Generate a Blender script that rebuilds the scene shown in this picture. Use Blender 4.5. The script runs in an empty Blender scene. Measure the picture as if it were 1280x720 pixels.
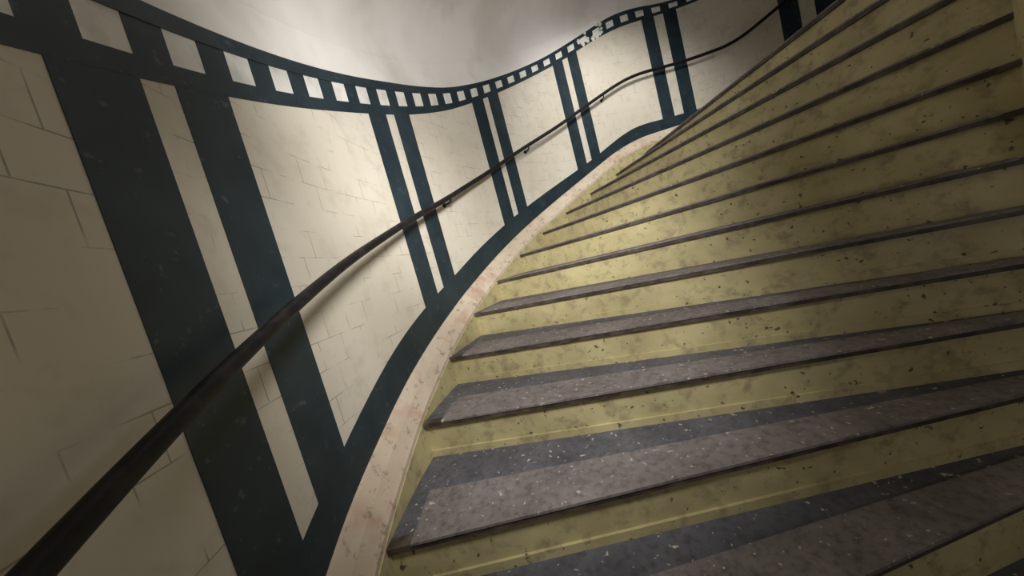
import bpy, math, random
import numpy as np
from mathutils import Matrix, Vector
random.seed(4)
SL=0.17/0.15203; DT=0.15203; H=0.17
CW=0.077
def sm(t): t=max(0.,min(1.,t)); return t*t*(3-2*t)
def RAD(s):
    R0=2.83247
    if s<0: return R0
    a=R0+0.001*s+0.11422*s*s
    if s<1.9: return a
    return R0+(R0+0.0019+0.11422*3.61-R0)*(1-sm((s-1.9)/2.6))
S_L0,S_L1=1.53,1.95
def base(s):
    if s<S_L0: return SL*s
    if s<S_L1: return SL*S_L0
    return SL*(S_L0+s-S_L1)
def table(ss,dz,cend,c0):
    xs=[-3.0,-0.3]+ss; zs=[-3.0*SL+c0,-0.3*SL+c0]+[SL*a+b for a,b in zip(ss,dz)]
    for e in np.arange(1.85,5.0,0.05):
        xs.append(e); zs.append(base(e)+cend)
    xs=np.array(xs);zs=np.array(zs)
    g=np.arange(-3,4.9,0.01); z=np.interp(g,xs,zs)
    k=np.ones(11)/11; zz=np.convolve(np.pad(z,5,mode='edge'),k,'valid')
    return lambda s: float(np.interp(s,g,zz))
LO=table([-0.009,.062,.154,.257,.379,.563,.766,1.021,1.219,1.406,1.528,1.682],[.180,.160,.157,.144,.135,.135,.156,.183,.214,.258,.228,.086],.25,.175)
UP=table([.023,.105,.196,.300,.457,.599,.845,1.091,1.280,1.462,1.541,1.691],[.324,.331,.336,.325,.305,.319,.335,.339,.343,.395,.370,.203],.38,.33)
SB=table([.249,.359,.481,.626,.792,.970,1.150,1.238,1.413,1.531,1.637,1.775],[1.504,1.494,1.481,1.477,1.504,1.539,1.573,1.585,1.625,1.606,1.519,1.364],1.64,1.50)
ST=table([.282,.393,.514,.654,.815,.988,1.166,1.255,1.383,1.508,1.615,1.782],[1.704,1.703,1.684,1.659,1.663,1.680,1.705,1.729,1.761,1.780,1.706,1.464],1.76,1.70)
HR=table([.090,.170,.259,.478,.703,.898,1.140,1.328,1.458,1.538,1.628,1.721],[.868,.859,.853,.835,.848,.885,.911,.952,.967,.948,.868,.756],.97,.87)
CI=lambda s: LO(s)-0.125+ (0.02 if s>0.5 else 0.02*sm(s/0.5))
def pol(r,s,z): return (r*math.cos(s),-r*math.sin(s),z)
def off(r,s,d,z): return (r*math.cos(s)-d*math.sin(s),-r*math.sin(s)-d*math.cos(s),z)

# ---------- materials ----------
def lin(c): return tuple(((x/255)/12.92 if x/255<=0.04045 else ((x/255+0.055)/1.055)**2.4) for x in c)+(1,)
class M:
    def __init__(s,name):
        s.m=bpy.data.materials.new(name); s.m.use_nodes=True
        s.nt=s.m.node_tree; s.b=s.nt.nodes['Principled BSDF']; s.N=s.nt.nodes; s.Lk=s.nt.links.new
        s.tc=s.N.new('ShaderNodeTexCoord')
    def noise(s,scale,detail=4,rough=.55,src='Object',stretch=None):
        n=s.N.new('ShaderNodeTexNoise'); n.inputs['Scale'].default_value=scale; n.inputs['Detail'].default_value=min(detail,3); n.inputs['Roughness'].default_value=rough
        s.Lk(s.tc.outputs[src],n.inputs['Vector']); return n.outputs['Fac']
    def ramp(s,fac,a,b,ca=(0,0,0,1),cb=(1,1,1,1)):
        r=s.N.new('ShaderNodeValToRGB'); r.color_ramp.elements[0].position=a; r.color_ramp.elements[1].position=b
        r.color_ramp.elements[0].color=ca; r.color_ramp.elements[1].color=cb; s.Lk(fac,r.inputs[0]); return r.outputs[0]
    def mix(s,fac,a,b,mode='MIX'):
        x=s.N.new('ShaderNodeMix'); x.data_type='RGBA'; x.blend_type=mode
        for sock,v in ((x.inputs[0],fac),(x.inputs[6],a),(x.inputs[7],b)):
            if isinstance(v,(float,int,tuple)): sock.default_value=v
            else: s.Lk(v,sock)
        return x.outputs[2]
    def mul(s,a,b):
        x=s.N.new('ShaderNodeMath'); x.operation='MULTIPLY'
        for sock,v in ((x.inputs[0],a),(x.inputs[1],b)):
            if isinstance(v,(float,int)): sock.default_value=v
            else: s.Lk(v,sock)
        return x.outputs[0]
    def fin(s,col,rough=.6,bump=None,bs=.3,bd=.002,spec=.4):
        if isinstance(col,tuple): s.b.inputs['Base Color'].default_value=col
        else: s.Lk(col,s.b.inputs['Base Color'])
        s.b.inputs['Roughness'].default_value=rough
        s.b.inputs['Specular IOR Level'].default_value=spec
        if bump is not None:
            b=s.N.new('ShaderNodeBump'); b.inputs['Strength'].default_value=bs; b.inputs['Distance'].default_value=bd
            s.Lk(bump,b.inputs['Height']); s.Lk(b.outputs[0],s.b.inputs['Normal'])
        return s.m
w=M('cream_tiled_wall')
br=w.N.new('ShaderNodeTexBrick'); w.Lk(w.tc.outputs['UV'],br.inputs['Vector'])
br.inputs['Scale'].default_value=1.0; br.inputs['Brick Width'].default_value=.125; br.inputs['Row Height'].default_value=.1
br.inputs['Mortar Size'].default_value=.0018; br.inputs['Mortar Smooth'].default_value=.3
br.offset=.5
jm=w.mul(br.outputs['Fac'],w.ramp(w.noise(8,3),.48,.60))
c=w.mix(w.ramp(w.noise(1.6,3),.35,.7),lin((218,211,196)),lin((205,197,180)))
c=w.mix(w.mul(w.ramp(w.noise(9,3,.65),.52,.74),.4),c,lin((178,167,150)))
c=w.mix(w.mul(jm,.6),c,lin((98,90,82)))
wall_mat=w.fin(c,.38)
w=M('white_plaster'); c=w.mix(w.ramp(w.noise(1.3,3),.4,.65),lin((234,231,227)),lin((220,215,209)))
c=w.mix(w.mul(w.ramp(w.noise(1.9,3,.6),.52,.68),.28),c,lin((172,156,144)))
plaster=w.fin(c,.75)
w=M('dark_teal_paint'); c=w.mix(w.ramp(w.noise(6,3),.35,.7),lin((27,43,52)),lin((42,57,65)))
c=w.mix(w.mul(w.ramp(w.noise(26,3,.7),.62,.70),.4),c,lin((104,110,108)))
teal=w.fin(c,.45)
w=M('white_cell_paint'); c=w.mix(w.ramp(w.noise(9,3),.45,.75),lin((230,229,222)),lin((190,188,180))); white=w.fin(c,.5)
w=M('cream_curb_plaster'); c=w.mix(w.ramp(w.noise(3,3),.35,.7),lin((210,196,176)),lin((190,173,152)))
c=w.mix(w.mul(w.ramp(w.noise(3.3,3,.65),.56,.66),.55),c,lin((174,126,106)))
c=w.mix(w.mul(w.ramp(w.noise(20,3,.7),.56,.68),.6),c,lin((116,98,84)))
curbm=w.fin(c,.6,w.noise(8,2),.5,.008)
def yellow(name):
    w=M(name); c=w.mix(w.ramp(w.noise(4,3,.6),.3,.7),lin((198,187,142)),lin((170,158,116)))
    c=w.mix(w.mul(w.ramp(w.noise(13,3,.7),.50,.70),.6),c,lin((120,106,84)))
    sp=w.ramp(w.noise(42,2,.5),.68,.72)
    c=w.mix(w.mul(sp,.85),c,lin((48,42,36)))
    return w.fin(c,.5)
yel=yellow('dirty_yellow_riser')
def tread(name,a,b):
    w=M(name); c=w.mix(w.ramp(w.noise(5,3,.65),.3,.7),lin(a),lin(b))
    c=w.mix(w.mul(w.ramp(w.noise(36,3,.7),.46,.72),.6),c,lin((52,48,48)))
    ch=w.ramp(w.noise(44,3,.55),.66,.685); c=w.mix(w.mul(ch,.8),c,lin((204,194,180)))
    return w.fin(c,.6)
tr_back=tread('worn_dark_tread',(104,104,110),(78,78,86))
tr_front=tread('worn_grey_nosing_strip',(140,132,130),(110,104,103))
w=M('dark_nosing_edge'); nose=w.fin(w.mix(w.ramp(w.noise(15,3),.4,.7),lin((54,45,40)),lin((96,84,74))),.55)
w=M('handrail_worn_iron'); rail_m=w.fin(w.mix(w.ramp(w.noise(24,3),.5,.7),lin((20,19,21)),lin((44,40,41))),.5,w.noise(40,2),.3,.002,spec=.3)
w=M('mottled_concrete'); conc=w.fin(w.mix(w.noise(4,3),lin((150,142,130)),lin((120,112,102))),.8)  # concrete colour with random mottling, for the floor

def obj(name,vs,fs,mats,mi=None,uv=None,parent=None,smooth=False):
    me=bpy.data.meshes.new(name); me.from_pydata(vs,[],fs); 
    for m in mats: me.materials.append(m)
    if uv:
        l=me.uv_layers.new(name='UVMap')
        for p in me.polygons:
            for li in p.loop_indices: l.data[li].uv=uv[me.loops[li].vertex_index]
    if smooth:
        for p in me.polygons: p.use_smooth=True
    me.update(); o=bpy.data.objects.new(name,me); bpy.context.collection.objects.link(o)
    if parent: o.parent=parent
    return o
def empty(name):
    o=bpy.data.objects.new(name,None); bpy.context.collection.objects.link(o); o.empty_display_size=.1; return o
def sweep(sec,ss):
    vs=[];fs=[];n=None
    for i,s in enumerate(ss):
        c=sec(s); n=len(c)
        vs+=[pol(r,s,z) for r,z in c]
        if i:
            for j in range(n):
                a=(i-1)*n+j;b=(i-1)*n+(j+1)%n; fs.append((a,b,b+n,a+n))
    fs.append(tuple(range(n))); m=(len(ss)-1)*n; fs.append(tuple(range(m+n-1,m-1,-1)))
    return vs,fs
def fr(a,b,st):
    n=max(2,int(round((b-a)/st))+1); return list(np.linspace(a,b,n))

S0,S1=-1.9,4.0
Z0,Z1=-2.6,7.2
vs=[];fs=[];uv=[]
ss=fr(S0,S0+2*math.pi,.03); zz=fr(Z0,Z1,.35); nz=len(zz)
def RW(s):
    return RAD(s) if s<S0+2*math.pi-.01 else RAD(S0)
for i,s in enumerate(ss):
    for z in zz: vs.append(pol(RW(s),s,z)); uv.append((s*2.9,z))
    if i:
        for j in range(nz-1): a=(i-1)*nz+j; fs.append((a,a+nz,a+nz+1,a+1))
wall=obj('wall_curved',vs,fs,[wall_mat],uv=uv,smooth=True)
so=wall.modifiers.new('thick','SOLIDIFY'); so.thickness=.2; so.offset=-1
CD=2.2
bs_g=np.arange(-3,5,.01); bs_z=np.convolve(np.pad([base(x) for x in bs_g],25,mode='edge'),np.ones(51)/51,'valid')
def base_s(s): return float(np.interp(s,bs_g,bs_z))
def ceil_sec(s):
    R=RAD(s)+.02; zc=base_s(s)+CD; c=.38; pts=[]
    pts.append((R,zc-c-.02))
    for k in range(0,9):
        a=k/8*math.pi/2; pts.append((R-.02-c+c*math.cos(a),zc-c+c*math.sin(a)))
    pts+= [(1.6,zc+.02),(.9,zc+.02),(.28,zc+.02),(.28,zc+.25),(R,zc+.25)]
    return pts
v,f=sweep(ceil_sec,fr(S0,S1,.04)); ceil=obj('ceiling',v,f,[plaster],smooth=True)
def upper_sec(s):
    R=RAD(s); return [(R,ST(s)-.01),(R-.004,ST(s)-.01),(R-.004,base_s(s)+CD-.3),(R,base_s(s)+CD-.3)]
mural=empty('film_strip_wall_mural')
def ribbon(name,lo,hi,a,b,mat,t=.006):
    def sec(s):
        R=RAD(s); return [(R+.004,lo(s)),(R-t,lo(s)),(R-t,hi(s)),(R+.004,hi(s))]
    v,f=sweep(sec,fr(a,b,.02)); return obj(name,v,f,[mat],parent=mural)
v,f=sweep(upper_sec,fr(S0,S1,.03)); obj('upper_plaster',v,f,[plaster],parent=mural)
ribbon('base_band',LO,UP,S0,S1,teal,t=.002)
def mixz(t): return lambda s: SB(s)*(1-t)+ST(s)*t
ribbon('frieze_lower_line',mixz(0),mixz(.27),S0,S1,teal,t=.0025)
ribbon('frieze_upper_line',mixz(.74),mixz(1),S0,S1,teal,t=.005)
ribbon('frieze_white_ground',mixz(.26),mixz(.75),S0,S1,white,t=.0015)
P=.0667; ph=.372; k=int((S0-ph)/P)
vs=[];fs=[]
while ph+k*P<S1-.1:
    c=ph+(k+.5)*P; a,b=c-P*.25,c+P*.25
    def sec(s):
        R=RAD(s); return [(R,mixz(.25)(s)),(R-.0024,mixz(.25)(s)),(R-.0024,mixz(.76)(s)),(R,mixz(.76)(s))]
    v,f=sweep(sec,[a,c,b]); o=len(vs); vs+=v; fs+=[tuple(i+o for i in q) for q in f]; k+=1
obj('frieze_dark_gaps',vs,fs,[teal],parent=mural)
vs=[];fs=[]
for q in range(16):
    s=random.gauss(1.43,.05); z=mixz(random.uniform(.1,.95))(s); n=9; o=len(vs); R=RAD(s)-.0065
    w_=random.uniform(.02,.05); h_=random.uniform(.012,.035)
    for j in range(n):
        a=2*math.pi*j/n; rr=random.uniform(.6,1.15); vs.append(pol(R,s+w_*rr*math.cos(a)/R,z+h_*rr*math.sin(a)))
    for j in range(n):
        x,y,zq=vs[o+j]; vs.append((x*1.0025,y*1.0025,zq))
    fs.append(tuple(range(o,o+n)))
    for j in range(n): fs.append((o+j,o+(j+1)%n,o+n+(j+1)%n,o+n+j))
obj('frieze_flaked_patches',vs,fs,[white],parent=mural)
bars=[(.306,.364),(.394,.452),(.749,.807),(.834,.889),(1.198,1.2505),(1.2785,1.3275),(1.6415,1.692),(1.7295,1.78)]
for q in (-1,-2,-3): bars+=[(.306+q*.444,.364+q*.444),(.394+q*.444,.452+q*.444)]
for q in (1,2,3): bars+=[(1.6415+q*.444,1.692+q*.444),(1.7295+q*.444,1.78+q*.444)]
for i,(a,b) in enumerate(bars):
    ribbon('frame_bar_%d'%(i+1),lambda s:UP(s)-.01,lambda s:SB(s)+.01,a,b,teal,t=.0022)

# ---------- staircase ----------
stair=empty('winding_staircase')
steps=[]
for k in range(-12,11):
    s=k*DT
    if k==0: s-=.010
    steps.append((s,k*H))
k=11;s=S_L1
while s<3.9: steps.append((s,k*H)); s+=DT;k+=1
RI=.26
tv=[];tf=[];tm=[]
rv=[];rf=[]
nv=[];nf=[];nm=[]
def addbox(V,F,pts8):
    o=len(V);V+=pts8
    for q in ((0,1,2,3),(7,6,5,4),(0,4,5,1),(1,5,6,2),(2,6,7,3),(3,7,4,0)): F.append(tuple(i+o for i in q))
def rail_pts(s,d,z,r0,r1): return off(r0,s,d,z),off(r1,s,d,z)
def slab(V,F,s,d0,d1,z0,z1,r0,r1):
    a,b=rail_pts(s,d0,z0,r0,r1);c,e=rail_pts(s,d1,z0,r0,r1)
    a2,b2=rail_pts(s,d0,z1,r0,r1);c2,e2=rail_pts(s,d1,z1,r0,r1)
    addbox(V,F,[a,b,e,c,a2,b2,e2,c2])
for i,(s,z) in enumerate(steps[:-1]):
    s2,z2=steps[i+1]
    Ro=RAD(s)-.03; Ro2=RAD(s2)-.03
    n=max(1,int((s2-s)/.16)); 
    for j in range(n):
        a=s+(s2-s)*j/n; b=s+(s2-s)*(j+1)/n
        ra,rb_=RAD(a)-.03,RAD(b)-.03
        e=.03
        p=[pol(RI,a,z-.05),pol(ra,a,z-.05),off(rb_,b,e,z-.05),off(RI,b,e,z-.05)]
        q=[(x,y,z-.003) for x,y,_ in p]
        addbox(tv,tf,p+q)
    slab(nv,nf,s,-.022,.02,z-.022,z-.001,RI,Ro)
    r0=.35
    w0=min(.19,.5*DT*r0); ro=RAD(s)-CW-.085-random.uniform(-.01,.02); rm=1.45
    w1=.20
    for (ra,wa),(rb2,wb) in (((r0,w0),(rm,.5*DT*rm)),((rm,.5*DT*rm),(ro,w1))):
        P4=[off(ra,s,-.026,z-.004),off(rb2,s,-.026,z-.004),off(rb2,s,wb,z-.004),off(ra,s,wa,z-.004)]
        Q4=[(x,y,z+.005) for x,y,_ in P4]
        addbox(tm,nm,P4+Q4)
    slab(rv,rf,s,-.004,.03,z-H-.004,z-.022,RI,Ro)
    slab(rv,rf,s,-.013,.0,z-H-.004,z-H+.028,RI,Ro)
obj('treads',tv,tf,[tr_back],parent=stair)
obj('nosing_edges',nv,nf,[nose],parent=stair)
obj('worn_front_strips',tm,nm,[tr_front],parent=stair)
obj('risers',rv,rf,[yel],parent=stair)
def soff(s):
    R=RAD(s)-.02; z=base_s(s)-.25; return [(RI,z-.12),(R,z-.12),(R,z),(RI,z)]
v,f=sweep(soff,fr(S0+.07,3.8,.05)); obj('soffit_slab',v,f,[plaster],parent=stair)
ssx=fr(S0,S1,.02)
def top_sec(s):
    R=RAD(s); lo=LO(s); ci=CI(s)
    return [(R+.004,lo-.2),(R+.004,lo+.002),(R-.012,lo-.004),(R-.045,lo*.55+ci*.45),(R-CW+.006,ci+.006),(R-CW,ci-.006),(R-CW,ci-.05),(R-.05,ci-.2)]
v,f=sweep(top_sec,ssx); obj('curb_top',v,f,[curbm],parent=stair,smooth=False)
def face_sec(s):
    R=RAD(s); ci=CI(s)
    return [(R-CW-.004,ci-.028),(R-.03,ci-.028),(R-.03,ci-.55),(R-CW-.004,ci-.55)]
v,f=sweep(face_sec,ssx); obj('curb_face',v,f,[yel],parent=stair)

def cyl(name,r,z0,z1,mat,parent=None,n=48,loc=(0,0)):
    vs=[];fs=[]
    for i in range(n):
        a=2*math.pi*i/n; vs+=[(loc[0]+r*math.cos(a),loc[1]+r*math.sin(a),z0),(loc[0]+r*math.cos(a),loc[1]+r*math.sin(a),z1)]
    for i in range(n):
        j=(i+1)%n; fs.append((2*i,2*j,2*j+1,2*i+1))
    fs.append(tuple(2*i for i in range(n))[::-1]); fs.append(tuple(2*i+1 for i in range(n)))
    return obj(name,vs,fs,[mat],parent=parent)
cyl('newel_column',.29,Z0,Z1,yel)
cyl('floor',3.3,Z0-.1,Z0,conc)
cyl('ceiling_top',3.3,Z1,Z1+.1,plaster)

# ---------- handrail ----------
hr=empty('handrail')
def curve(name,pts,r,mat,parent):
    cu=bpy.data.curves.new(name,'CURVE'); cu.dimensions='3D'; cu.bevel_depth=r; cu.bevel_resolution=4; cu.use_fill_caps=True
    sp=cu.splines.new('POLY'); sp.points.add(len(pts)-1)
    for p,q in zip(sp.points,pts): p.co=(*q,1)
    cu.materials.append(mat); o=bpy.data.objects.new(name,cu); bpy.context.collection.objects.link(o); o.parent=parent
    return o
curve('rail',[pol(RAD(s)-.08,s,HR(s)) for s in fr(S0+.05,3.6,.02)],.018,rail_m,hr)
for i,s in enumerate([-1.35,-.85,-.42,.49,.95,1.39,1.68,2.2,2.7]):
    R=RAD(s);z=HR(s)
    pts=[pol(R-.08,s,z-.01),pol(R-.078,s,z-.022),pol(R-.066,s,z-.034),pol(R-.05,s,z-.038),pol(R-.0,s,z-.04)]
    curve('bracket_%d'%(i+1),pts,.007,rail_m,hr)
    vs,fs=[],[]
    u=Vector((math.cos(s),-math.sin(s),0)); t=Vector((-math.sin(s),-math.cos(s),0)); c0=Vector(pol(R,s,z-.04))
    for d in (.002,-.008):
        for q in range(16):
            a=q*math.pi/8; vs.append(tuple(c0+u*d+t*.018*math.cos(a)+Vector((0,0,.018*math.sin(a)))))
    for q in range(16): fs.append((q,(q+1)%16,16+(q+1)%16,16+q))
    fs.append(tuple(range(16)));fs.append(tuple(range(31,15,-1)))
    obj('bracket_plate_%d'%(i+1),vs,fs,[rail_m],parent=hr)

# ---------- added lamps, out of view ----------
gl=M('added_lamp_glass'); gl.b.inputs['Base Color'].default_value=(.9,.9,.85,1); gl.b.inputs['Emission Color'].default_value=(1,.95,.88,1); gl.b.inputs['Emission Strength'].default_value=3  # glowing glass for the added fixtures
def added_lamp(s,r,specs,col=(1,.98,.95)):  # invented fixture carrying the fill lights, kept out of view
    e=empty('added_ceiling_lamp'); z=base_s(s)+CD+.02
    x,y,_=pol(r,s,0)
    cyl('added_lamp_base',.12,z-.03,z+.01,rail_m,parent=e,n=32,loc=(x,y))
    vs=[];fs=[];n=24
    for a in range(7):
        t=a/6*math.pi/2
        for q in range(n): vs.append((x+.1*math.cos(t)*math.cos(q*2*math.pi/n),y+.1*math.cos(t)*math.sin(q*2*math.pi/n),z-.03-.06*math.sin(t)))
    for a in range(6):
        for q in range(n): fs.append((a*n+q,a*n+(q+1)%n,(a+1)*n+(q+1)%n,(a+1)*n+q))
    obj('added_lamp_diffuser',vs,fs,[gl.m],parent=e,smooth=True)
    for i,(power,target,cone,blend) in enumerate(specs):
        if target:
            L=bpy.data.lights.new('added_lamp_light','SPOT'); L.spot_size=math.radians(cone); L.spot_blend=blend; L.shadow_soft_size=.22
        else:
            L=bpy.data.lights.new('added_lamp_light','POINT'); L.shadow_soft_size=.12
        L.energy=power; L.color=col
        o=bpy.data.objects.new('added_lamp_light_%d'%(i+1),L); bpy.context.collection.objects.link(o); o.parent=e
        o.location=(x,y,z-.25)
        if target:
            d=Vector(target)-o.location; o.rotation_euler=d.to_track_quat('-Z','Y').to_euler()
added_lamp(-.36,2.1,[(115,pol(2.45,.45,.40),90,.7),(190,pol(2.75,.74,1.85),96,.8)])  # added spots overhead: brighten near steps and wall, leave the sides dim
added_lamp(1.30,1.2,[(190,pol(3.0,1.4,1.75),92,.9)])  # added unseen spot, lifts the far wall and upper steps
added_lamp(-1.3,1.7,[(5,None,0,0)])  # added weak fill behind the camera
wd=bpy.data.worlds.new('w'); bpy.context.scene.world=wd; wd.use_nodes=True
wd.node_tree.nodes['Background'].inputs[0].default_value=(.5,.5,.5,1); wd.node_tree.nodes['Background'].inputs[1].default_value=.2

# ---------- camera ----------
y,pi,ro=.03728,.07901,.26337
d=np.array([math.sin(y)*math.cos(pi),-math.cos(y)*math.cos(pi),-math.sin(pi)])
r0=np.array([-math.cos(y),-math.sin(y),0]);u0=np.cross(r0,d)
r=r0*math.cos(ro)-u0*math.sin(ro);u=r0*math.sin(ro)+u0*math.cos(ro)
cam=bpy.data.cameras.new('camera'); co=bpy.data.objects.new('camera',cam); bpy.context.collection.objects.link(co)
m=Matrix.Identity(4)
for i in range(3): m[i][0]=r[i];m[i][1]=u[i];m[i][2]=-d[i]
m[0][3],m[1][3],m[2][3]=2.10374,.92010,.78658
co.matrix_world=m; cam.sensor_width=36; cam.lens=36*368.497/1280; cam.clip_start=.02
bpy.context.scene.camera=co
bpy.context.scene.view_settings.view_transform='Standard'
